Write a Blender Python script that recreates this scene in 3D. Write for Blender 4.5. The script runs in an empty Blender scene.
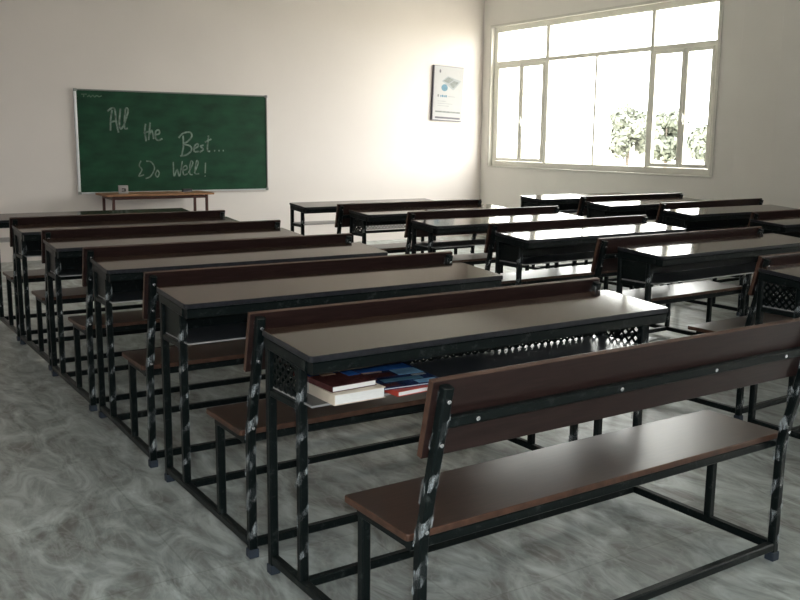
import bpy, bmesh, math, random
from mathutils import Vector, Matrix
random.seed(7)
scene = bpy.context.scene
COL = scene.collection

# ---------------------------------------------------------------- camera
cam_data = bpy.data.cameras.new('camera')
cam_data.sensor_fit = 'HORIZONTAL'
cam_data.sensor_width = 36.0
cam_data.lens = 920.31 / 800.0 * 36.0
cam_data.clip_start = 0.05
cam_data.clip_end = 400
cam = bpy.data.objects.new('camera', cam_data)
COL.objects.link(cam)
yaw, pitch, roll = math.radians(-32.721), math.radians(-9.937), math.radians(0.594)
fw = Vector((-math.sin(yaw) * math.cos(pitch), math.cos(yaw) * math.cos(pitch), math.sin(pitch)))
rt = Vector((math.cos(yaw), math.sin(yaw), 0))
up = rt.cross(fw)
rt2 = rt * math.cos(roll) + up * math.sin(roll)
up2 = -rt * math.sin(roll) + up * math.cos(roll)
M = Matrix((rt2, up2, -fw)).transposed().to_4x4()
M.translation = Vector((-1.137, -1.684, 1.332))
cam.matrix_world = M
scene.camera = cam

# ---------------------------------------------------------------- world, light, exposure
world = bpy.data.worlds.new('overcast_sky')
scene.world = world
world.use_nodes = True
bg = world.node_tree.nodes['Background']
bg.inputs['Color'].default_value = (1.0, 0.975, 0.945, 1)
bg.inputs['Strength'].default_value = 12.5
scene.view_settings.view_transform = 'Standard'
scene.view_settings.look = 'None'
scene.view_settings.gamma = 1.0
scene.view_settings.exposure = 0.45
scene.view_settings.use_curve_mapping = False

RK = 1.10                                               # size of the room shell, measured from the camera's place
XW, YB = 7.272 * RK - 1.137, 9.446 * RK - 1.684          # inner faces of the window wall and the board wall
XL, YR, ZC = -2.7, -3.7, 3.7  # left wall, rear wall, ceiling
WZ0, WZ1 = 1.332 - 0.322 * RK, 1.332 + 1.358 * RK
WIN = [(5.864 * RK - 1.684, 9.274 * RK - 1.684, WZ0, WZ1), (-3.4, -0.9, WZ0, WZ1)]  # second opening is out of view, added for fill light


def portal(name, loc, rot, sx, sy):
    ld = bpy.data.lights.new(name, 'AREA')
    ld.shape = 'RECTANGLE'
    ld.size, ld.size_y = sx, sy
    ld.cycles.is_portal = True
    o = bpy.data.objects.new(name, ld)
    o.location = loc
    o.rotation_euler = rot
    COL.objects.link(o)


for (a, b, c, d) in WIN:
    portal('window_daylight', (XW + 0.24, (a + b) / 2, (c + d) / 2), (0, math.radians(90), 0), d - c, b - a)
# the camera's own small flash, just above the lens: cool light on the nearest things
fl = bpy.data.lights.new('camera_flash', 'POINT')
fl.energy = 85
fl.color = (0.87, 0.96, 1.0)
fl.shadow_soft_size = 0.02
flo = bpy.data.objects.new('camera_flash', fl)
flo.location = (-1.10, -1.70, 1.385)
COL.objects.link(flo)


# ---------------------------------------------------------------- materials
def new_mat(name):
    m = bpy.data.materials.new(name)
    m.use_nodes = True
    nt = m.node_tree
    return m, nt, nt.nodes['Principled BSDF']


def mat(name, col, rough=0.5, spec=0.5, metal=0.0, var=0.0, scale=20.0, stretch=(1, 1, 1), bump=0.0, coat=0.0):
    m, nt, b = new_mat(name)
    b.inputs['Roughness'].default_value = rough
    b.inputs['Specular IOR Level'].default_value = spec
    b.inputs['Metallic'].default_value = metal
    b.inputs['Coat Weight'].default_value = coat
    b.inputs['Coat Roughness'].default_value = 0.06
    tc = nt.nodes.new('ShaderNodeTexCoord')
    mp = nt.nodes.new('ShaderNodeMapping')
    mp.inputs['Scale'].default_value = stretch
    nz = nt.nodes.new('ShaderNodeTexNoise')
    nz.inputs['Scale'].default_value = scale
    nz.inputs['Detail'].default_value = 5
    rp = nt.nodes.new('ShaderNodeValToRGB')
    rp.color_ramp.elements[0].position = 0.3
    rp.color_ramp.elements[1].position = 0.7
    rp.color_ramp.elements[0].color = tuple(c * (1 - var) for c in col) + (1,)
    rp.color_ramp.elements[1].color = tuple(min(1, c * (1 + var)) for c in col) + (1,)
    L = nt.links.new
    L(tc.outputs['Object'], mp.inputs['Vector'])
    L(mp.outputs['Vector'], nz.inputs['Vector'])
    L(nz.outputs['Fac'], rp.inputs['Fac'])
    L(rp.outputs['Color'], b.inputs['Base Color'])
    if bump:
        bp = nt.nodes.new('ShaderNodeBump')
        bp.inputs['Strength'].default_value = bump
        bp.inputs['Distance'].default_value = 0.002
        L(nz.outputs['Fac'], bp.inputs['Height'])
        L(bp.outputs['Normal'], b.inputs['Normal'])
    return m


def floor_mat():
    m, nt, b = new_mat('swirled_floor_sheet')
    L = nt.links.new
    N = nt.nodes.new
    tc = N('ShaderNodeTexCoord')
    mp = N('ShaderNodeMapping')
    mp.inputs['Rotation'].default_value = (0, 0, math.radians(9))
    mp.inputs['Scale'].default_value = (2.2, 0.85, 1)
    L(tc.outputs['Object'], mp.inputs['Vector'])
    n1 = N('ShaderNodeTexNoise')
    n1.inputs['Scale'].default_value = 3.1
    n1.inputs['Detail'].default_value = 7
    n1.inputs['Roughness'].default_value = 0.62
    n1.inputs['Distortion'].default_value = 1.6
    L(mp.outputs['Vector'], n1.inputs['Vector'])
    r1 = N('ShaderNodeValToRGB')
    e = r1.color_ramp.elements
    e[0].position = 0.34
    e[0].color = (0.165, 0.162, 0.148, 1)
    e[1].position = 0.68
    e[1].color = (0.55, 0.60, 0.58, 1)
    k = e.new(0.5)
    k.color = (0.30, 0.325, 0.31, 1)
    L(n1.outputs['Fac'], r1.inputs['Fac'])
    # thin pale veins
    n2 = N('ShaderNodeTexNoise')
    n2.inputs['Scale'].default_value = 3.5
    n2.inputs['Detail'].default_value = 4
    n2.inputs['Distortion'].default_value = 2.6
    L(mp.outputs['Vector'], n2.inputs['Vector'])
    r2 = N('ShaderNodeValToRGB')
    e = r2.color_ramp.elements
    e[0].position = 0.44
    e[0].color = (0, 0, 0, 1)
    e[1].position = 0.56
    e[1].color = (0, 0, 0, 1)
    k = e.new(0.5)
    k.color = (0.35, 0.35, 0.35, 1)
    L(n2.outputs['Fac'], r2.inputs['Fac'])
    mx = N('ShaderNodeMix')
    mx.data_type = 'RGBA'
    mx.inputs[7].default_value = (0.45, 0.47, 0.45, 1)
    L(r2.outputs['Color'], mx.inputs[0])
    L(r1.outputs['Color'], mx.inputs[6])
    # faint square sheet joints
    mp2 = N('ShaderNodeMapping')
    mp2.inputs['Location'].default_value = (0.23, 0.31, 0)
    L(tc.outputs['Object'], mp2.inputs['Vector'])
    br = N('ShaderNodeTexBrick')
    br.offset = 0.0
    br.inputs['Scale'].default_value = 1.0
    br.inputs['Brick Width'].default_value = 0.6
    br.inputs['Row Height'].default_value = 0.6
    br.inputs['Mortar Size'].default_value = 0.0035
    br.inputs['Mortar Smooth'].default_value = 0.3
    L(mp2.outputs['Vector'], br.inputs['Vector'])
    br.inputs['Color1'].default_value = (1, 1, 1, 1)
    br.inputs['Color2'].default_value = (0.9, 0.9, 0.9, 1)
    br.inputs['Mortar'].default_value = (0.8, 0.8, 0.78, 1)
    ml = N('ShaderNodeMix')
    ml.data_type = 'RGBA'
    ml.blend_type = 'MULTIPLY'
    ml.inputs[0].default_value = 1.0
    L(mx.outputs[2], ml.inputs[6])
    L(br.outputs['Color'], ml.inputs[7])
    L(ml.outputs[2], b.inputs['Base Color'])
    b.inputs['Roughness'].default_value = 0.33
    b.inputs['Specular IOR Level'].default_value = 0.4
    return m


def metal_mat():
    m, nt, b = new_mat('dusty_black_painted_steel')
    L = nt.links.new
    N = nt.nodes.new
    tc = N('ShaderNodeTexCoord')
    n1 = N('ShaderNodeTexNoise')
    n1.inputs['Scale'].default_value = 34
    n1.inputs['Detail'].default_value = 6
    n1.inputs['Roughness'].default_value = 0.7
    L(tc.outputs['Object'], n1.inputs['Vector'])
    r1 = N('ShaderNodeValToRGB')
    e = r1.color_ramp.elements
    e[0].position = 0.56
    e[0].color = (0.004, 0.007, 0.007, 1)
    e[1].position = 0.78
    e[1].color = (0.05, 0.058, 0.056, 1)
    L(n1.outputs['Fac'], r1.inputs['Fac'])
    L(r1.outputs['Color'], b.inputs['Base Color'])
    b.inputs['Roughness'].default_value = 0.36
    b.inputs['Specular IOR Level'].default_value = 0.16
    return m


def film_mat():
    m, nt, b = new_mat('torn_clear_plastic_film')
    b.inputs['Base Color'].default_value = (0.62, 0.67, 0.69, 1)
    b.inputs['Roughness'].default_value = 0.12
    b.inputs['Specular IOR Level'].default_value = 0.8
    N = nt.nodes.new
    L = nt.links.new
    tc = N('ShaderNodeTexCoord')
    nz = N('ShaderNodeTexNoise')
    nz.inputs['Scale'].default_value = 75
    nz.inputs['Detail'].default_value = 4
    rp = N('ShaderNodeValToRGB')
    rp.color_ramp.elements[0].position = 0.47
    rp.color_ramp.elements[0].color = (0.03, 0.03, 0.03, 1)
    rp.color_ramp.elements[1].position = 0.66
    rp.color_ramp.elements[1].color = (0.42, 0.42, 0.42, 1)
    mp = N('ShaderNodeMapping')
    mp.inputs['Scale'].default_value = (1, 1, 0.28)
    mp.inputs['Rotation'].default_value = (0.5, 0.5, 0)
    L(tc.outputs['Object'], mp.inputs['Vector'])
    L(mp.outputs['Vector'], nz.inputs['Vector'])
    L(nz.outputs['Fac'], rp.inputs['Fac'])
    L(rp.outputs['Color'], b.inputs['Alpha'])
    bp = N('ShaderNodeBump')
    bp.inputs['Strength'].default_value = 0.8
    bp.inputs['Distance'].default_value = 0.003
    L(nz.outputs['Fac'], bp.inputs['Height'])
    L(bp.outputs['Normal'], b.inputs['Normal'])
    return m


def glass_mat():
    m = bpy.data.materials.new('window_glass')
    m.use_nodes = True
    nt = m.node_tree
    nt.nodes.clear()
    out = nt.nodes.new('ShaderNodeOutputMaterial')
    tr = nt.nodes.new('ShaderNodeBsdfTransparent')
    tr.inputs['Color'].default_value = (0.96, 0.98, 0.97, 1)
    gl = nt.nodes.new('ShaderNodeBsdfGlossy')
    gl.inputs['Roughness'].default_value = 0.02
    mx = nt.nodes.new('ShaderNodeMixShader')
    mx.inputs[0].default_value = 0.05
    nt.links.new(tr.outputs[0], mx.inputs[1])
    nt.links.new(gl.outputs[0], mx.inputs[2])
    nt.links.new(mx.outputs[0], out.inputs['Surface'])
    return m


def laminate(name, col, rough, spec):
    return mat(name, col, rough, spec, var=0.28, scale=9, stretch=(1.2, 14, 14), bump=0.03)


MT = dict(
    wall=mat('cream_wall_paint', (0.76, 0.695, 0.665), 0.65, 0.3, var=0.025, scale=1.3),
    wall_w=mat('brightened_wall_paint', (0.83, 0.80, 0.745), 0.65, 0.3, var=0.03, scale=1.3),  # same paint as the other walls, colour lightened to offset the wall's shade
    ceil=mat('white_ceiling_paint', (0.9, 0.89, 0.87), 0.8, 0.2, var=0.02, scale=1),
    floor=floor_mat(), metal=metal_mat(), film=film_mat(), glass=glass_mat(),
    top=laminate('brown_desktop_laminate', (0.044, 0.026, 0.018), 0.075, 0.19),
    seat=laminate('brown_seat_laminate', (0.034, 0.018, 0.012), 0.30, 0.42),
    back=laminate('wine_brown_backrest_laminate', (0.024, 0.0125, 0.011), 0.34, 0.25),
    edge=mat('grey_edge_band', (0.020, 0.021, 0.025), 0.35, 0.25, var=0.3, scale=40),
    bedge=mat('brown_edge_band', (0.075, 0.036, 0.023), 0.4, 0.3, var=0.3, scale=30),
    sheet=mat('dark_grey_sheet_metal', (0.05, 0.055, 0.062), 0.28, 0.5, var=0.2, scale=8),
    lip=mat('bare_metal_lip', (0.42, 0.42, 0.42), 0.3, 0.6, metal=0.4, var=0.1),
    bolt=mat('zinc_bolt', (0.75, 0.76, 0.78), 0.25, 0.7, metal=0.9, var=0.05),
    cap=mat('grey_blue_rubber_cap', (0.03, 0.04, 0.055), 0.6, 0.3, var=0.2),
    frame=mat('cream_window_frame', (0.88, 0.86, 0.77), 0.35, 0.5, var=0.03, scale=6),
    latch=mat('pale_window_latch', (0.72, 0.72, 0.68), 0.4, 0.5),
    sill=mat('pale_stone_sill', (0.68, 0.66, 0.6), 0.4, 0.4, var=0.05, scale=8),
    board=mat('green_chalkboard', (0.0075, 0.047, 0.022), 0.5, 0.2, var=0.32, scale=4, stretch=(1, 1, 2.4)),
    alu=mat('brushed_aluminium', (0.62, 0.63, 0.65), 0.35, 0.6, metal=0.6, var=0.05),
    alud=mat('dark_aluminium_trim', (0.20, 0.21, 0.20), 0.4, 0.5, metal=0.5, var=0.05),
    chalk=mat('faded_chalk', (0.16, 0.21, 0.18), 0.9, 0.1, var=0.5, scale=30),
    smear=mat('chalk_faint', (0.09, 0.15, 0.11), 0.9, 0.1, var=0.3, scale=30),
    wood=mat('orange_brown_wood', (0.30, 0.15, 0.075), 0.4, 0.4, var=0.25, scale=10, stretch=(1, 8, 8)),
    redleg=mat('dark_maroon_steel', (0.07, 0.022, 0.018), 0.4, 0.4, var=0.2),
    paper=mat('white_paper', (0.42, 0.41, 0.415), 0.6, 0.3, var=0.02),
    pages=mat('book_page_block', (0.88, 0.87, 0.85), 0.7, 0.2, var=0.05, scale=60, stretch=(1, 1, 12)),
    cream=mat('cream_book_cover', (0.72, 0.62, 0.50), 0.35, 0.5, var=0.12, scale=14),
    maroon=mat('maroon_book_cover', (0.09, 0.03, 0.028), 0.25, 0.5, var=0.4, scale=25),
    navy=mat('navy_book_cover', (0.025, 0.045, 0.12), 0.2, 0.6, var=0.6, scale=22),
    blue=mat('bright_blue_print', (0.03, 0.13, 0.42), 0.2, 0.6, var=0.35, scale=16),
    sky=mat('light_blue_print', (0.22, 0.42, 0.62), 0.25, 0.5, var=0.35, scale=16),
    tan=mat('tan_print', (0.50, 0.32, 0.22), 0.3, 0.5, var=0.35, scale=30),
    red=mat('red_print', (0.5, 0.06, 0.04), 0.3, 0.5, var=0.2, scale=20),
    grey=mat('grey_print', (0.17, 0.18, 0.175), 0.5, 0.4, var=0.25, scale=30),
    lgrey=mat('pale_grey_print', (0.27, 0.29, 0.295), 0.5, 0.4, var=0.1),
    dgrey=mat('dark_grey_print', (0.10, 0.09, 0.11), 0.5, 0.4, var=0.1),
    teal=mat('teal_blue_print', (0.07, 0.17, 0.24), 0.5, 0.4, var=0.15),
    black=mat('black_plastic', (0.02, 0.02, 0.02), 0.5, 0.4),
    leaf=mat('tree_leaves', (0.15, 0.16, 0.13), 0.8, 0.1, var=0.3, scale=0.8),
    bark=mat('tree_bark', (0.14, 0.12, 0.10), 0.9, 0.1, var=0.3, scale=6),
    dirt=mat('pale_dry_ground', (0.42, 0.40, 0.34), 0.9, 0.1, var=0.15, scale=0.3),
)


# ---------------------------------------------------------------- mesh helpers
class MB:
    def __init__(self):
        self.bm = bmesh.new()

    def box(self, x0, x1, y0, y1, z0, z1, mat4=None, mi=0):
        vs = [self.bm.verts.new(Vector((x, y, z)) if mat4 is None else mat4 @ Vector((x, y, z)))
              for x in (x0, x1) for y in (y0, y1) for z in (z0, z1)]
        for q in ((0, 1, 3, 2), (4, 6, 7, 5), (0, 4, 5, 1), (2, 3, 7, 6), (0, 2, 6, 4), (1, 5, 7, 3)):
            f = self.bm.faces.new([vs[i] for i in q])
            f.material_index = mi
        return vs

    def sweep(self, pts, prof, side=Vector((1, 0, 0)), caps=True, mi=0):
        """sweep a closed 2d profile along points; side is the profile's first axis"""
        pts = [Vector(p) for p in pts]
        rings = []
        for i, p in enumerate(pts):
            t = (pts[min(i + 1, len(pts) - 1)] - pts[max(i - 1, 0)]).normalized()
            s = (side - t * side.dot(t)).normalized()
            u = t.cross(s)
            rings.append([self.bm.verts.new(p + s * a + u * b) for a, b in prof])
        n = len(prof)
        for a, b in zip(rings[:-1], rings[1:]):
            for i in range(n):
                f = self.bm.faces.new((a[i], a[(i + 1) % n], b[(i + 1) % n], b[i]))
                f.material_index = mi
        if caps:
            self.bm.faces.new(rings[0][::-1]).material_index = mi
            self.bm.faces.new(rings[-1]).material_index = mi

    def tube(self, a, b, w=0.026, side=Vector((1, 0, 0)), mid=()):
        self.sweep([a, *mid, b], tube_prof(w), side)

    def cyl(self, a, b, r, n=12, mi=0):
        a, b = Vector(a), Vector(b)
        s = Vector((1, 0, 0)) if abs((b - a).normalized().x) < 0.9 else Vector((0, 1, 0))
        self.sweep([a, b], [(r * math.cos(2 * math.pi * i / n), r * math.sin(2 * math.pi * i / n)) for i in range(n)], s, mi=mi)

    def build(self, name, mats, parent=None, bevel=0.0, segs=2, smooth=False):
        bmesh.ops.recalc_face_normals(self.bm, faces=self.bm.faces[:])
        if bevel:
            es = [e for e in self.bm.edges if len(e.link_faces) == 2 and e.calc_face_angle(0) > 0.6]
            bmesh.ops.bevel(self.bm, geom=es, offset=bevel, segments=segs, affect='EDGES', profile=0.5)
        me = bpy.data.meshes.new(name)
        self.bm.to_mesh(me)
        self.bm.free()
        for m in (mats if isinstance(mats, (list, tuple)) else [mats]):
            me.materials.append(m)
        if smooth:
            for p in me.polygons:
                p.use_smooth = True
        o = bpy.data.objects.new(name, me)
        COL.objects.link(o)
        if parent:
            o.parent = parent
        return o


def tube_prof(w):
    h, c = w / 2, w * 0.14
    return [(-h + c, -h), (h - c, -h), (h, -h + c), (h, h - c), (h - c, h), (-h + c, h), (-h, h - c), (-h, -h + c)]


def empty(name, loc=(0, 0, 0), rz=0.0):
    o = bpy.data.objects.new(name, None)
    o.empty_display_size = 0.1
    o.location = loc
    o.rotation_euler = (0, 0, rz)
    COL.objects.link(o)
    return o


def tag(o, label, cat, group=None, kind=None):
    o['label'] = label
    o['category'] = cat
    if group:
        o['group'] = group
    if kind:
        o['kind'] = kind
    return o


def struct(o):
    o['kind'] = 'structure'
    return o


def copy_tree(o, parent=None):
    c = o.copy()
    COL.objects.link(c)
    c.parent = parent
    for ch in list(o.children):
        copy_tree(ch, c)
    return c


# ---------------------------------------------------------------- room shell
b = MB(); b.box(XL - 0.25, XW + 0.25, YR - 0.25, YB + 0.25, -0.12, 0); struct(b.build('floor', MT['floor']))
b = MB(); b.box(XL - 0.25, XW + 0.25, YR - 0.25, YB + 0.25, ZC, ZC + 0.15); struct(b.build('ceiling', MT['ceil']))
b = MB(); b.box(XL - 0.25, XW + 0.25, YB, YB + 0.25, 0, ZC); struct(b.build('wall_front', MT['wall']))
b = MB(); b.box(XL - 0.25, XL, YR, YB, 0, ZC); struct(b.build('wall_left', MT['wall']))
b = MB()
z0, z1 = WIN[0][2], WIN[0][3]
b.box(XW, XW + 0.25, YR, YB, 0, z0)
b.box(XW, XW + 0.25, YR, YB, z1, ZC)
for a, c in ((YR, WIN[1][0]), (WIN[1][1], WIN[0][0]), (WIN[0][1], YB)):
    b.box(XW, XW + 0.25, a, c, z0, z1)
struct(b.build('wall_right', MT['wall_w']))
b = MB(); b.box(XL - 0.25, XW + 0.25, YR - 0.25, YR, 0, ZC); struct(b.build('wall_rear', MT['wall']))
# projecting column between the visible window and the added fill window
b = MB(); b.box(XW - 0.11, XW, 3.35, 5.134 * RK - 1.684, 0, ZC)
b.box(XW - 0.018, XW, 5.134 * RK - 1.684, 5.604 * RK - 1.684, 0, ZC)
struct(b.build('trim_1', MT['wall_w'], bevel=0.006))


def side_window(name, y0, y1, z0, z1):
    """window in the right wall; far side is y1"""
    xa, xb = XW + 0.045, XW + 0.095
    S = (y1 - y0) / 3.41
    f = MB()
    t = 0.07
    f.box(xa, xb, y0, y0 + t, z0, z1); f.box(xa, xb, y1 - t, y1, z0, z1)
    f.box(xa, xb, y0 + t, y1 - t, z0, z0 + t); f.box(xa, xb, y0 + t, y1 - t, z1 - t, z1)
    fr = struct(f.build(name, MT['frame'], bevel=0.004))
    m1, m2, mc = y0 + 0.07 + 0.79 * S, y0 + 0.07 + 2.37 * S, y0 + 0.07 + 1.58 * S
    zt = z0 + 1.25 * RK
    f = MB()
    f.box(xa + 0.002, xb, m1 - 0.025, m1 + 0.025, z0 + t, z1 - t); f.box(xa + 0.002, xb, m2 - 0.032, m2 + 0.032, z0 + t, z1 - t)
    f.build('mullion', MT['frame'], fr, bevel=0.003)
    f = MB()
    for a, c in ((y0 + t, m1 - 0.025), (m1 + 0.025, m2 - 0.032), (m2 + 0.032, y1 - t)):
        f.box(xa + 0.004, xb, a, c, zt - 0.028, zt + 0.022)
    f.build('transom', MT['frame'], fr, bevel=0.003)
    f = MB(); f.box(xa + 0.012, xb - 0.004, mc - 0.017, mc + 0.017, z0 + t, zt - 0.028); f.build('glazing_bar', MT['frame'], fr, bevel=0.003)
    # casement sashes at both ends
    for a, c in ((y0 + t, m1 - 0.025), (m2 + 0.032, y1 - t)):
        mid = (a + c) / 2 - 0.03
        for k, (p, q) in enumerate(((a + 0.003, mid - 0.002), (mid + 0.002, c - 0.003))):
            f = MB()
            w = 0.042
            zb, zu = z0 + t + 0.003, zt - 0.031
            f.box(xa - 0.006, xb - 0.012, p, p + w, zb, zu); f.box(xa - 0.006, xb - 0.012, q - w, q, zb, zu)
            f.box(xa - 0.006, xb - 0.012, p + w, q - w, zb, zb + w); f.box(xa - 0.006, xb - 0.012, p + w, q - w, zu - w, zu)
            sa = f.build('sash', MT['frame'], fr, bevel=0.003)
            if k == 0:
                h = MB()
                h.box(xa - 0.022, xa - 0.006, q - 0.032, q - 0.008, zb + 0.46, zb + 0.56)
                h.box(xa - 0.034, xa - 0.022, q - 0.028, q - 0.012, zb + 0.49, zb + 0.585)
                h.build('latch', MT['latch'], sa, bevel=0.003)
            g = MB(); g.box(xa + 0.016, xa + 0.020, p + w, q - w, zb + w, zu - w); g.build('pane', MT['glass'], sa)
    for a, c in ((y0 + t, m1 - 0.025), (m1 + 0.025, m2 - 0.032), (m2 + 0.032, y1 - t)):
        g = MB(); g.box(xa + 0.022, xa + 0.026, a, c, zt + 0.022, z1 - t); g.build('pane', MT['glass'], fr)
    for a, c in ((m1 + 0.025, mc - 0.017), (mc + 0.017, m2 - 0.032)):
        g = MB(); g.box(xa + 0.022, xa + 0.026, a, c, z0 + t, zt - 0.028); g.build('pane', MT['glass'], fr)
    s = MB(); s.box(XW - 0.012, XW + 0.044, y0 - 0.02, y1 + 0.02, z0 - 0.022, z0); s.build('window_sill', MT['sill'], fr, bevel=0.004)
    # raised plaster surround
    s = MB()
    s.box(XW - 0.012, XW, y1, y1 + 0.03, z0, z1 + 0.03); s.box(XW - 0.012, XW, y0 - 0.03, y0, z0, z1 + 0.03)
    s.box(XW - 0.012, XW, y0, y1, z1, z1 + 0.03)
    s.build('surround', MT['sill'], fr)
    return fr


side_window('window_1', *WIN[0])
side_window('fill_window', *WIN[1])  # unseen window, added to brighten the near floor and this wall

# ---------------------------------------------------------------- school desk with attached bench
L = 1.398
VBL, VDR, VDF = 0.237, 0.575, 0.770
HS = 0.421
ZR = 0.048
D0, D1 = 0.478, 0.783
TZ = lambda v: 0.75 + 0.022 * (v - D0) / (D1 - D0)     # desktop surface, slightly sloped
W = 0.027


def wrap_strip(path, turns, w0, seed, half=0.0165):
    """torn film wound round a square tube along a path of points"""
    rnd = random.Random(seed)
    mb = MB()
    path = [Vector(p) for p in path]
    ln = [0.0]
    for a, c in zip(path[:-1], path[1:]):
        ln.append(ln[-1] + (c - a).length)
    tot = ln[-1]

    def at(s):
        s = max(0, min(tot, s))
        for i in range(len(path) - 1):
            if s <= ln[i + 1] + 1e-9:
                k = (s - ln[i]) / (ln[i + 1] - ln[i])
                return path[i].lerp(path[i + 1], k), (path[i + 1] - path[i]).normalized()
    n = int(turns * 16)
    prev = None
    for i in range(n + 1):
        s = tot * i / n
        wd = w0 * (0.45 + 1.1 * rnd.random())
        th = 2 * math.pi * turns * i / n + seed
        r = half / max(abs(math.cos(th)), abs(math.sin(th))) * (0.96 + 0.10 * rnd.random())
        pair = []
        for ds in (-wd / 2, wd / 2):
            p, t = at(s + ds)
            sx = Vector((1, 0, 0))
            sy = t.cross(sx)
            pair.append(mb.bm.verts.new(p + sx * r * math.cos(th) + sy * r * math.sin(th)))
        if prev and rnd.random() > 0.10:
            mb.bm.faces.new((prev[0], prev[1], pair[1], pair[0]))
        prev = pair
    return mb


def mesh_panel(p0, ux, width, z0, z1, step=0.031):
    """expanded metal mesh: diamonds of thin strands inside a rectangle standing on p0 along ux"""
    mb = MB()
    p0 = Vector(p0); ux = Vector(ux)
    nrm = Vector((-ux.y, ux.x, 0))
    nx = max(1, round(width / step)); sx = width / nx
    nz = max(1, round((z1 - z0) / 0.030)); sz = (z1 - z0) / nz
    t = 0.0048
    for i in range(nx):
        for j in range(nz):
            for s in (0, 1):
                x0, x1 = i * sx, (i + 0.5) * sx
                x2 = (i + 1) * sx
                za, zb = z0 + j * sz, z0 + (j + 1) * sz
                for (xa, zaa, xb, zbb) in (((x0, (za + zb) / 2, x1, zb if s else za)), ((x1, zb if s else za, x2, (za + zb) / 2))):
                    a = p0 + ux * xa + Vector((0, 0, zaa)); c = p0 + ux * xb + Vector((0, 0, zbb))
                    d = (c - a).normalized(); q = nrm.cross(d) * t
                    o1, o2 = nrm * 0.0008, -nrm * 0.0008
                    v = [mb.bm.verts.new(k) for k in (a + q + o1, c + q + o1, c - q + o1, a - q + o1, a + q + o2, c + q + o2, c - q + o2, a - q + o2)]
                    mb.bm.faces.new(v[0:4]); mb.bm.faces.new(v[7:3:-1])
                    mb.bm.faces.new((v[0], v[4], v[5], v[1])); mb.bm.faces.new((v[3], v[2], v[6], v[7]))
    return mb


def slab(name, x0, x1, y0, y1, zt0, zt1, th, m_top, m_edge, parent, bev=0.0025, rnd=0.0):
    """board whose top runs from zt0 at y0 to zt1 at y1; faces other than the top take the edge material"""
    mb = MB()
    r = rnd
    if r:
        outline = []
        for cx, cy, a0 in ((x0 + r, y0 + r, 180), (x1 - r, y0 + r, 270), (x1 - r, y1 - r, 0), (x0 + r, y1 - r, 90)):
            for k in range(5):
                a = math.radians(a0 + 22.5 * k)
                outline.append((cx + r * math.cos(a), cy + r * math.sin(a)))
    else:
        outline = [(x0, y0), (x1, y0), (x1, y1), (x0, y1)]
    zz = lambda y: zt0 + (zt1 - zt0) * (y - y0) / (y1 - y0)
    top = [mb.bm.verts.new((x, y, zz(y))) for x, y in outline]
    bot = [mb.bm.verts.new((x, y, zz(y) - th)) for x, y in outline]
    mb.bm.faces.new(top).material_index = 0
    mb.bm.faces.new(bot[::-1]).material_index = 1
    n = len(top)
    for i in range(n):
        mb.bm.faces.new((top[i], top[(i + 1) % n], bot[(i + 1) % n], bot[i])).material_index = 1
    o = mb.build(name, [m_top, m_edge], parent)
    md = o.modifiers.new('soft_edges', 'BEVEL')
    md.width = bev; md.segments = 2; md.limit_method = 'ANGLE'; md.angle_limit = math.radians(50); md.material = 1
    return o


PZT = 0.80
LEAN = 0.226
pv = lambda z: -0.014 - LEAN * max(0, z - 0.40)          # post centre line


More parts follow.
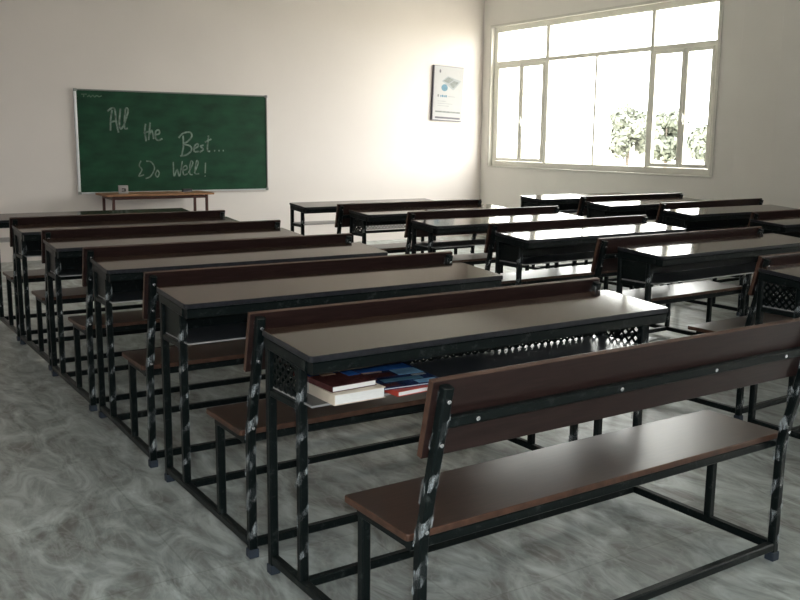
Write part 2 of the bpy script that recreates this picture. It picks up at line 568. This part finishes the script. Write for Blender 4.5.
def make_desk(panels):
    root = empty('school_desk')
    # seat and desk boards
    slab('desktop', -0.024, L + 0.024, D0, D1, TZ(D0), TZ(D1), 0.018, MT['top'], MT['edge'], root, rnd=0.012)
    slab('seat', -0.027, L + 0.027, 0.004, 0.297, HS, HS, 0.018, MT['seat'], MT['bedge'], root, rnd=0.010)
    # backrest plank stands on the sitter's side of the leaning posts
    zt, zb, th = 0.811, 0.623, 0.018
    mb = MB()
    off = 0.0145 * math.sqrt(1 + LEAN ** 2)
    quad = [(pv(zb) + off, zb), (pv(zt) + off, zt), (pv(zt) + off + th, zt + th * LEAN), (pv(zb) + off + th, zb + th * LEAN)]
    rings = [[mb.bm.verts.new((x, y, z)) for y, z in quad] for x in (-0.028, L + 0.028)]
    for i in range(4):
        f = mb.bm.faces.new((rings[0][i], rings[0][(i + 1) % 4], rings[1][(i + 1) % 4], rings[1][i]))
        f.material_index = 1 if i in (1, 3) else 0
    mb.bm.faces.new(rings[0][::-1]).material_index = 1
    mb.bm.faces.new(rings[1]).material_index = 1
    br = mb.build('backrest', [MT['back'], MT['bedge']], root)
    md = br.modifiers.new('soft_edges', 'BEVEL'); md.width = 0.002; md.segments = 2; md.limit_method = 'ANGLE'
    # bar across the back of the plank, with bolts
    zc = 0.712
    rb = MB()
    yb = pv(zc) + 0.001
    rb.tube((W / 2, yb, zc), (L - W / 2, yb, zc), 0.025, side=Vector((0, 1, 0)))
    bar = rb.build('back_rail', MT['metal'], root)
    for u in (0.094, 0.56, 0.934, 1.254):
        k = MB(); k.cyl((u, yb - 0.0125, zc), (u, yb - 0.017, zc - 0.001), 0.0058); k.build('bolt', MT['bolt'], bar, bevel=0.001)
    # posts
    for s, u in enumerate((0, L)):
        mb = MB()
        mb.tube((u, -0.014, 0.028), (u, pv(PZT), PZT), W, mid=((u, -0.014, 0.36), (u, pv(0.42), 0.42)))
        post = mb.build('back_post', MT['metal'], root)
        k = MB(); k.box(u - 0.0165, u + 0.0165, -0.0305, 0.0025, 0.0, 0.03); k.build('foot_cap', MT['cap'], post, bevel=0.003)
        for zz in (0.768, 0.662, 0.437):
            k = MB(); y = pv(zz) - 0.0138; k.cyl((u, y, zz), (u, y - 0.0045, zz - 0.001), 0.0052); k.build('bolt', MT['bolt'], post, bevel=0.001)
        wrap_strip([(u, -0.014, 0.06), (u, -0.014, 0.40), (u, pv(0.79), 0.79)], 6 + s, 0.045, 3 + s).build('plastic_wrap', MT['film'], post)
    # bench legs, desk legs
    for s, u in enumerate((0, L)):
        mb = MB(); mb.tube((u, VBL, ZR + 0.0135), (u, VBL, HS - 0.045), W); mb.build('bench_leg', MT['metal'], root)
        mb = MB(); mb.tube((u, VDR, ZR + 0.0135), (u, VDR, TZ(VDR) - 0.056), W); lg = mb.build('desk_leg', MT['metal'], root)
        wrap_strip([(u, VDR, 0.10), (u, VDR, 0.34), (u, VDR, 0.69)], 5, 0.03, 8 + s).build('plastic_wrap', MT['film'], lg)
        mb = MB(); mb.tube((u, VDF, 0.028), (u, VDF, TZ(VDF) - 0.056), W); lg = mb.build('desk_leg', MT['metal'], root)
        k = MB(); k.box(u - 0.0165, u + 0.0165, VDF - 0.0165, VDF + 0.0165, 0.0, 0.03); k.build('foot_cap', MT['cap'], lg, bevel=0.003)
        mb = MB(); mb.tube((u, -0.0005, ZR), (u, VDF - W / 2, ZR), W); mb.build('floor_rail', MT['metal'], root)
        mb = MB(); mb.tube((u, VDR + W / 2, 0.582), (u, VDF - W / 2, 0.582), 0.022); mb.build('shelf_bracket', MT['metal'], root)
    # long low cross bars
    for v in (-0.014, VDR):
        mb = MB(); mb.tube((W / 2, v, ZR), (L - W / 2, v, ZR), W, side=Vector((0, 1, 0))); mb.build('cross_bar', MT['metal'], root)
    # seat frame and desktop frame
    mb = MB()
    zc = HS - 0.018 - 0.0135
    for v in (0.018, VBL):
        mb.tube((-0.0135, v, zc), (L + 0.0135, v, zc), W, side=Vector((0, 1, 0)))
    for u in (0, L):
        mb.tube((u, 0.0315, zc), (u, VBL - 0.0135, zc), W)
    mb.build('seat_frame', MT['metal'], root)
    mb = MB()
    hz = 0.018 + 0.019
    for v in (D0 + 0.022, VDF - 0.006):
        mb.tube((-0.0135, v, TZ(v) - hz), (L + 0.0135, v, TZ(v) - hz), 0.038, side=Vector((0, 1, 0)))
    for u in (0, L):
        a, c = D0 + 0.041, VDF - 0.025
        mb.tube((u, a, TZ(a) - hz), (u, c, TZ(c) - hz), 0.038)
    mb.build('desktop_frame', MT['metal'], root)
    # book shelf under the desktop
    if panels == 'lattice':
        k = MB(); k.tube((W / 2, VDF, 0.585), (L - W / 2, VDF, 0.585), 0.022, side=Vector((0, 1, 0))); k.build('lower_rail', MT['metal'], root)
    else:
        slab('book_shelf', -0.0, L, 0.515, 0.785, 0.600, 0.600, 0.006, MT['sheet'], MT['lip'], root, bev=0.001)
    if panels == 'sheet':
        k = MB(); k.box(0.0135, L - 0.0135, VDF - 0.001, VDF + 0.001, 0.6005, TZ(VDF) - 0.056); k.build('front_panel', MT['metal'], root)
        for u in (0, L):
            k = MB(); k.box(u - 0.001, u + 0.001, VDR + W / 2, VDF - W / 2, 0.6005, TZ(VDR) - 0.056); k.build('side_panel', MT['metal'], root)
    if panels in ('mesh', 'lattice'):
        mesh_panel((0.0135, VDF, 0), (1, 0, 0), L - 0.027, 0.601, TZ(VDF) - 0.056).build('mesh_panel', MT['metal'], root)
        for u in (0, L):
            mesh_panel((u, VDR + W / 2, 0), (0, 1, 0), VDF - VDR - W, 0.601, TZ(VDR) - 0.056).build('mesh_panel', MT['metal'], root)
    return root


KINDS = {k: make_desk(k) for k in ('mesh', 'sheet', 'open', 'lattice')}
used = set()
LAB = {
 'U1': 'dark brown bench desk nearest the camera, books lying on its shelf',
 'U2': 'dark bench desk whose backrest touches the desk with the books, second in the left line',
 'U3': 'dark bench desk third from the camera in the long left line by the aisle',
 'U4': 'dark bench desk fourth from the camera in the left line by the aisle',
 'U5': 'dark bench desk fifth from the camera in the left line, one before the farthest',
 'U6': 'farthest bench desk of the left line, below the green chalkboard',
 'M1': 'nearest bench desk of the middle line, cut off by the right edge of the photo',
 'M2': 'second bench desk of the middle line, glare on the left half of its desktop',
 'M3': 'third bench desk of the middle line, long white window glare along its desktop',
 'M4': 'fourth bench desk of the middle line, counted from the camera',
 'M5': 'fifth bench desk of the middle line, wire mesh lattice seen under its desktop',
 'M6': 'farthest bench desk of the middle line, open frame standing before the bare front wall',
 'R3': 'nearest visible bench desk of the window line, cut off at the right edge',
 'R4': 'bench desk of the window line, second in from the right edge of the photo',
 'R5': 'bench desk of the window line, second along from the front wall',
 'R6': 'farthest bench desk of the window line, bright glare on its top under the window',
}
POS = {
 'U1': (0, 0, 1.2), 'U2': (-.027, .921, .54), 'U3': (-.039, 1.900, -1.0), 'U4': (-.044, 2.798, .73), 'U5': (-.037, 3.741, .37), 'U6': (-.044, 4.622, 1.2),
 'M1': (2.489, .144, -.26), 'M2': (2.561, 1.073, 3.6), 'M3': (2.461, 1.965, 2.3), 'M4': (2.473, 2.95, 1.9), 'M5': (2.518, 3.979, .28), 'M6': (2.392, 4.784, .98),
 'R3': (4.70, 1.898, -.22), 'R4': (4.70, 2.827, .42), 'R5': (4.70, 3.844, 2.0), 'R6': (4.68, 4.814, 1.2),
}
POS['R3'] = (4.774, 1.898, 0); POS['R4'] = (4.893, 2.827, .4); POS['R5'] = (5.03, 3.85, 2.5); POS['R6'] = (5.04, 4.83, 1.5)
POS['U6'] = (-.044, 4.65, .6); POS['U5'] = (-.037, 3.741, .6); POS['U3'] = (-.039, 1.893, -.5)
POS['M2'] = (2.575, 1.06, 2.8); POS['M3'] = (2.461, 1.985, 2.0); POS['M5'] = (2.518, 3.95, .6); POS['M6'] = (2.44, 4.86, .8); POS['U4'] = (-.044, 2.812, .5)
for key, (x, y, a) in POS.items():
    src = 'open' if key in ('M4', 'M6', 'U6') else 'lattice' if key == 'M5' else 'mesh' if key in ('U1', 'M1') else 'sheet'
    o = copy_tree(KINDS[src]) if src in used else KINDS[src]
    used.add(src)
    o.location = (x, y, 0)
    o.rotation_euler = (0, 0, math.radians(a))
    tag(o, LAB[key], 'desk', 'bench desks of the classroom')


# ---------------------------------------------------------------- books on the nearest desk's shelf
def book(name, cx, cy, z, w, d, t, rz, cover, label, patches=(), spine='left', group='books on the shelf of the nearest desk'):
    """w along x, d along y; spine on one side; pages show on the others"""
    root = empty(name, (cx, cy, z), math.radians(rz))
    ct = 0.0016
    pg = MB(); pg.box(-w / 2 + 0.003, w / 2 - 0.003, -d / 2 + 0.003, d / 2 - 0.003, ct, t - ct); pg.build('pages', MT['pages'], root)
    cv = MB(); cv.box(-w / 2, w / 2, -d / 2, d / 2, 0, ct); cv.box(-w / 2, w / 2, -d / 2, d / 2, t - ct, t)
    if spine == 'left':
        cv.box(-w / 2, -w / 2 + 0.0018, -d / 2, d / 2, ct, t - ct)
    else:
        cv.box(-w / 2, w / 2, d / 2 - 0.0018, d / 2, ct, t - ct)
    c = cv.build('cover', MT[cover], root)
    for (x0, x1, y0, y1, m) in patches:
        p = MB(); p.box(x0 * w - w / 2, x1 * w - w / 2, y0 * d - d / 2, y1 * d - d / 2, t, t + 0.0004); p.build('cover_print', MT[m], c)
    return tag(root, label, 'book', group)


ZS = 0.6005
book('book', 0.125, 0.607, ZS, 0.168, 0.245, 0.031, 1, 'cream', 'thick book with cream cover and white pages, bottom of the left pile')
book('book', 0.118, 0.622, ZS + 0.0314, 0.150, 0.225, 0.017, 3, 'maroon',
     'thinner book with maroon and blue cover lying on the thick cream book',
     patches=((0.04, 0.96, 0.60, 0.97, 'blue'), (0.25, 0.55, 0.52, 0.8, 'tan'), (0.6, 0.85, 0.70, 0.9, 'red'), (0.1, 0.3, 0.66, 0.86, 'sky'), (0.70, 0.97, 0.35, 0.62, 'blue'), (0.08, 0.22, 0.62, 0.72, 'lgrey'), (0.35, 0.62, 0.86, 0.95, 'sky')))
book('book', 0.322, 0.588, ZS, 0.172, 0.225, 0.015, 4, 'red', 'slim book with red cover and white page edges under the blue magazine')
book('magazine', 0.328, 0.625, ZS + 0.0155, 0.205, 0.262, 0.006, -4, 'navy',
     'glossy magazine with navy and bright blue cover lying on the slim red book',
     patches=((0.05, 0.95, 0.72, 0.97, 'blue'), (0.55, 0.97, 0.45, 0.70, 'sky'), (0.1, 0.5, 0.45, 0.62, 'maroon'), (0.15, 0.8, 0.22, 0.34, 'teal'), (0.05, 0.4, 0.66, 0.71, 'tan'), (0.6, 0.95, 0.05, 0.18, 'sky'), (0.05, 0.3, 0.05, 0.16, 'maroon'), (0.72, 0.95, 0.36, 0.42, 'lgrey')),
     group='books on the shelf of the nearest desk')


# ---------------------------------------------------------------- chalkboard
RX = lambda x: (x + 1.137) * RK - 1.137
RZ = lambda z: (z - 1.332) * RK + 1.332
BX0, BX1, BZ0, BZ1 = RX(1.122), RX(3.166), RZ(0.760), RZ(1.780)
root = empty('chalkboard', ((BX0 + BX1) / 2, YB, BZ0))
inv = Matrix.Translation((-(BX0 + BX1) / 2, -YB, -BZ0))
YF = YB - 0.018


def local(mb):
    bmesh.ops.transform(mb.bm, matrix=inv, verts=mb.bm.verts[:])
    return mb


b = MB(); b.box(BX0 + 0.01, BX1 - 0.01, YF, YB - 0.001, BZ0 + 0.01, BZ1 - 0.01); local(b).build('writing_surface', MT['board'], root)
b = MB()
b.box(BX0, BX0 + 0.028, YF - 0.008, YB - 0.001, BZ0, BZ1)
local(b).build('side_frame', MT['alu'], root, bevel=0.002)
b = MB(); b.box(BX1 - 0.014, BX1, YF - 0.008, YB - 0.001, BZ0, BZ1); local(b).build('side_frame', MT['alud'], root, bevel=0.002)
b = MB(); b.box(BX0 + 0.028, BX1 - 0.014, YF - 0.008, YB - 0.001, BZ1 - 0.014, BZ1); local(b).build('top_frame', MT['alud'], root, bevel=0.002)
b = MB(); b.box(BX0 + 0.028, BX1 - 0.014, YF - 0.012, YB - 0.001, BZ0, BZ0 + 0.016); local(b).build('bottom_frame', MT['alu'], root, bevel=0.002)
for x in (BX0, BX1 - 0.03):
    for z in (BZ0 - 0.004, BZ1 - 0.026):
        b = MB(); b.box(x - 0.003, x + 0.033, YF - 0.014, YF - 0.008, z, z + 0.03); local(b).build('corner_cap', MT['alud'], root, bevel=0.002)

STROKES = [
 ('letters_all', [[(1.442, 1.572), (1.486, 1.603), (1.517, 1.588), (1.524, 1.475), (1.544, 1.365)], [(1.488, 1.587), (1.471, 1.487), (1.464, 1.382)], [(1.474, 1.468), (1.533, 1.482)],
   [(1.573, 1.602), (1.559, 1.501), (1.556, 1.42), (1.571, 1.402), (1.591, 1.427)], [(1.593, 1.421), (1.633, 1.527), (1.648, 1.589), (1.631, 1.607), (1.617, 1.563), (1.605, 1.415), (1.638, 1.409)]]),
 ('letters_the', [[(1.821, 1.456), (1.811, 1.38), (1.821, 1.28)], [(1.798, 1.365), (1.87, 1.384)], [(1.869, 1.469), (1.847, 1.293)], [(1.855, 1.343), (1.88, 1.391), (1.894, 1.344), (1.899, 1.303)],
   [(1.907, 1.344), (1.96, 1.36), (1.955, 1.395), (1.924, 1.379), (1.919, 1.319), (1.945, 1.291), (1.991, 1.309)]]),
 ('letters_best', [[(2.212, 1.342), (2.212, 1.234), (2.193, 1.141)], [(2.163, 1.318), (2.213, 1.365), (2.286, 1.377), (2.306, 1.335), (2.259, 1.281), (2.217, 1.256), (2.287, 1.234), (2.297, 1.188), (2.238, 1.141), (2.173, 1.132)],
   [(2.325, 1.206), (2.372, 1.231), (2.365, 1.258), (2.334, 1.234), (2.329, 1.18), (2.379, 1.178)], [(2.434, 1.244), (2.399, 1.233), (2.428, 1.2), (2.387, 1.172)],
   [(2.491, 1.345), (2.474, 1.196), (2.504, 1.18)], [(2.448, 1.274), (2.521, 1.309)]]),
 ('letters_best', [[(2.548, 1.188), (2.561, 1.186)]]), ('letters_best', [[(2.598, 1.188), (2.612, 1.187)]]), ('letters_best', [[(2.646, 1.188), (2.659, 1.187)]]),
 ('letters_do', [[(1.76, 1.084), (1.74, 1.035), (1.766, 0.992), (1.731, 0.929), (1.786, 0.943)], [(1.814, 1.08), (1.868, 1.068), (1.897, 1.003), (1.855, 0.927), (1.8, 0.903)],
   [(1.929, 0.991), (1.905, 0.945), (1.926, 0.917), (1.945, 0.957), (1.925, 0.991)]]),
 ('letters_well', [[(2.098, 1.071), (2.102, 0.924), (2.136, 0.994), (2.16, 0.923), (2.196, 1.079)], [(2.196, 0.982), (2.242, 0.997), (2.235, 1.032), (2.201, 1.007), (2.207, 0.938), (2.249, 0.947)],
   [(2.257, 0.953), (2.309, 1.055), (2.29, 1.078), (2.275, 1.016), (2.275, 0.945), (2.306, 0.937)], [(2.323, 0.953), (2.367, 1.054), (2.353, 1.084), (2.336, 1.015), (2.332, 0.949), (2.375, 0.946)],
   [(2.45, 1.062), (2.442, 0.951)], [(2.438, 0.923), (2.445, 0.916)]]),
 ('small_scrawl', [[(1.195, 1.729), (1.248, 1.731)], [(1.221, 1.73), (1.217, 1.703)], [(1.254, 1.705), (1.271, 1.721), (1.286, 1.706), (1.308, 1.722), (1.323, 1.707), (1.345, 1.721), (1.366, 1.711), (1.393, 1.72)]]),
]


def catmull(pts, n=6):
    if len(pts) < 3:
        return pts
    P = [pts[0]] + list(pts) + [pts[-1]]
    out = []
    for i in range(1, len(P) - 2):
        p0, p1, p2, p3 = P[i - 1:i + 3]
        for k in range(n):
            t = k / n
            out.append(tuple(0.5 * (2 * p1[j] + (p2[j] - p0[j]) * t + (2 * p0[j] - 5 * p1[j] + 4 * p2[j] - p3[j]) * t * t + (3 * p1[j] - p0[j] - 3 * p2[j] + p3[j]) * t ** 3) for j in (0, 1)))
    out.append(pts[-1])
    return out


for nm, strokes in STROKES:
    mb = MB()
    hw = 0.0095 if nm in ('letters_all', 'letters_the', 'letters_best') else 0.0075
    if nm == 'small_scrawl':
        hw = 0.006
    for s in strokes:
        pts = [Vector((RX(x), YF - 0.0008, RZ(z))) for x, z in catmull(s)]
        mb.sweep(pts, [(-hw, -0.0006), (hw, -0.0006), (hw, 0.0006), (-hw, 0.0006)], side=Vector((0.8, 0.0, 0.35)))
    # keep every stroke flat on the board
    for v in mb.bm.verts:
        v.co.y = min(YF - 0.0002, max(YF - 0.0014, v.co.y))
    local(mb).build('chalk_writing', MT['smear' if nm == 'small_scrawl' else 'chalk'], root)
tag(root, 'green chalkboard with faded chalk writing on the front wall', 'chalkboard')

# ---------------------------------------------------------------- small table below the chalkboard
TX0, TX1, TY0, TY1, TH = 1.52, 2.72, 8.20, 8.66, 0.715
t = empty('side_table', ((TX0 + TX1) / 2, (TY0 + TY1) / 2, 0))
cx, cy = t.location.x, t.location.y
hx, hy = (TX1 - TX0) / 2, (TY1 - TY0) / 2
slab('table_top', -hx, hx, -hy, hy, TH, TH, 0.022, MT['wood'], MT['wood'], t, rnd=0.01)
for sx in (-1, 1):
    for sy in (-1, 1):
        b = MB(); b.tube((sx * (hx - 0.08), sy * (hy - 0.04), 0), (sx * (hx - 0.08), sy * (hy - 0.04), TH - 0.022), 0.028); b.build('leg', MT['redleg'], t)
b = MB()
for sy in (-1, 1):
    b.tube((-hx + 0.094, sy * (hy - 0.04), TH - 0.045), (hx - 0.094, sy * (hy - 0.04), TH - 0.045), 0.024, side=Vector((0, 1, 0)))
for sx in (-1, 1):
    b.tube((sx * (hx - 0.08), -hy + 0.054, TH - 0.045), (sx * (hx - 0.08), hy - 0.054, TH - 0.045), 0.024)
b.build('apron', MT['redleg'], t)
tag(t, 'small wooden topped table with thin dark red legs below the chalkboard', 'table')
# small white box with a dark mark and a duster on the table
c = empty('chalk_box', (1.76, 8.42, TH + 0.0005), math.radians(-12))
b = MB(); b.box(-0.05, 0.05, -0.035, 0.035, 0, 0.085); b.build('carton', MT['paper'], c, bevel=0.002)
b = MB()
b.box(-0.018, 0.024, -0.0362, -0.0351, 0.045, 0.056); b.box(0.010, 0.024, -0.0362, -0.0351, 0.022, 0.045); b.box(-0.018, 0.010, -0.0362, -0.0351, 0.022, 0.031)
b.build('printed_mark', MT['black'], c)
tag(c, 'small pale grey carton with a dark mark standing on the small table', 'box')
d = MB(); d.box(-0.055, 0.055, -0.02, 0.02, 0.012, 0.035)
d2 = empty('board_duster', (2.49, 8.45, TH + 0.0005), math.radians(8))
d.build('duster_grip', MT['black'], d2, bevel=0.004)
d = MB(); d.box(-0.058, 0.058, -0.023, 0.023, 0, 0.012); d.build('felt_pad', MT['dgrey'], d2, bevel=0.002)
tag(d2, 'small black board duster lying on the small table', 'duster')

# ---------------------------------------------------------------- framed notice on the front wall
P0, P1, Q0, Q1 = RX(5.355), RX(5.800), RZ(1.553), RZ(2.208)
n = empty('wall_poster', ((P0 + P1) / 2, YB, (Q0 + Q1) / 2))
n.rotation_euler = (0, math.radians(2.2), 0)
w, h = (P1 - P0) / 2, (Q1 - Q0) / 2


def flat(name, pts, m, y, parent, th=0.0012):
    mb = MB()
    fr = [mb.bm.verts.new((x, y - th, z)) for x, z in pts]
    bk = [mb.bm.verts.new((x, y, z)) for x, z in pts]
    mb.bm.faces.new(fr); mb.bm.faces.new(bk[::-1])
    for i in range(len(pts)):
        j = (i + 1) % len(pts)
        mb.bm.faces.new((fr[i], bk[i], bk[j], fr[j]))
    return mb.build(name, MT[m], parent)


def rect(x0, x1, z0, z1):
    return [(x0, z0), (x1, z0), (x1, z1), (x0, z1)]


b = MB(); b.box(-w, w, -0.035, -0.001, -h, h); b.build('backing_board', MT['dgrey'], n, bevel=0.002)
pp = flat('paper_sheet', rect(-w + 0.012, w - 0.004, -h + 0.01, h - 0.006), 'paper', -0.0352, n)
u = lambda px: -w + px / 180.0 * 2 * w        # 0..180 across, 0..360 down, as on the sheet
v = lambda py: h - py / 360.0 * 2 * h
yy = -0.0366
flat('picture', [(u(50), v(100)), (u(85), v(65)), (u(168), v(90)), (u(122), v(155))], 'lgrey', yy, pp)
flat('picture', [(u(58), v(98)), (u(88), v(72)), (u(120), v(85)), (u(92), v(112))], 'grey', yy - 0.0013, pp)
flat('picture', [(u(95), v(115)), (u(124), v(92)), (u(152), v(100)), (u(120), v(142))], 'grey', yy - 0.0013, pp)
flat('picture', [(u(68) + 0.052 * math.cos(a * math.pi / 10), v(142) + 0.046 * math.sin(a * math.pi / 10)) for a in range(20)], 'teal', yy - 0.0013, pp)
flat('emblem', [(u(38) + 0.014 * math.cos(a * math.pi / 6), v(36) + 0.024 * math.sin(a * math.pi / 6)) for a in range(12)], 'dgrey', yy, pp)
for (x0, x1, y0, y1, m) in ((28, 36, 188, 204, 'grey'), (44, 50, 192, 204, 'teal'), (53, 62, 190, 204, 'teal'), (65, 72, 192, 204, 'teal'), (75, 84, 190, 204, 'teal'),
                            (92, 135, 196, 200, 'lgrey'), (30, 80, 230, 233, 'lgrey'), (30, 120, 245, 248, 'lgrey'), (30, 100, 260, 263, 'lgrey'),
                            (18, 170, 296, 306, 'grey'), (18, 170, 334, 346, 'dgrey')):
    flat('print_line', rect(u(x0), u(x1), v(y1), v(y0)), m, yy, pp)
tag(n, 'white framed poster with a small picture and grey bars on the front wall', 'poster')

# ---------------------------------------------------------------- outdoors
b = MB(); b.box(XL - 60, 220, -80, 220, -0.6, -0.45); struct(b.build('ground', MT['dirt']))


def tree(x, y, height, rad, seed, label):
    rnd = random.Random(seed)
    root = empty('tree', (x, y, -0.45))
    mb = MB()
    trunk_h = height * 0.45
    ring = [(math.cos(2 * math.pi * i / 8), math.sin(2 * math.pi * i / 8)) for i in range(8)]
    mb.sweep([(0, 0, 0), (0.05, 0, trunk_h * 0.5), (0, 0.05, trunk_h)], [(a * 0.12, c * 0.12) for a, c in ring])
    for k in range(5):
        a = k * 1.26 + rnd.random()
        mb.sweep([(0, 0, trunk_h * 0.8), (rad * 0.3 * math.cos(a), rad * 0.3 * math.sin(a), height * 0.58), (rad * 0.55 * math.cos(a), rad * 0.55 * math.sin(a), height * 0.75)], [(p * 0.05, q * 0.05) for p, q in ring])
    mb.build('trunk', MT['bark'], root)
    mb = MB()
    clumps = []
    for k in range(30):
        a = rnd.random() * 6.283; r = rad * math.sqrt(rnd.random()) * 0.8
        z = height * (0.32 + 0.6 * rnd.random())
        fall = math.sqrt(max(0.05, 1 - ((z - height * 0.6) / (height * 0.5)) ** 2))
        clumps.append((Vector((r * math.cos(a) * fall, r * math.sin(a) * fall, z)), rad * (0.26 + 0.24 * rnd.random())))
    for c, r in clumps:
        for k in range(150):
            d = Vector((rnd.gauss(0, 1), rnd.gauss(0, 1), rnd.gauss(0, 1))).normalized()
            p = c + d * r * (0.35 + 0.85 * rnd.random())
            t1 = Vector((rnd.gauss(0, 1), rnd.gauss(0, 1), rnd.gauss(0, 1))).normalized()
            t2 = d.cross(t1).normalized() if d.cross(t1).length > 0.01 else Vector((1, 0, 0))
            t1 = t2.cross(d)
            s = 0.14 + 0.1 * rnd.random()
            vs = [mb.bm.verts.new(p + t1 * s), mb.bm.verts.new(p + t2 * s * 0.5), mb.bm.verts.new(p - t1 * s), mb.bm.verts.new(p - t2 * s * 0.5)]
            mb.bm.faces.new(vs)
    mb.build('foliage', MT['leaf'], root)
    return tag(root, label, 'tree', 'trees outside the window')


tree(44, 41.4, 4.1, 1.5, 1, 'pale tree outside, left of the thick window post')
tree(40, 34.7, 3.3, 1.2, 2, 'pale tree outside, seen just right of the thick window post')
tree(40, 31.5, 3.0, 1.25, 3, 'low pale tree outside at the right end of the window')
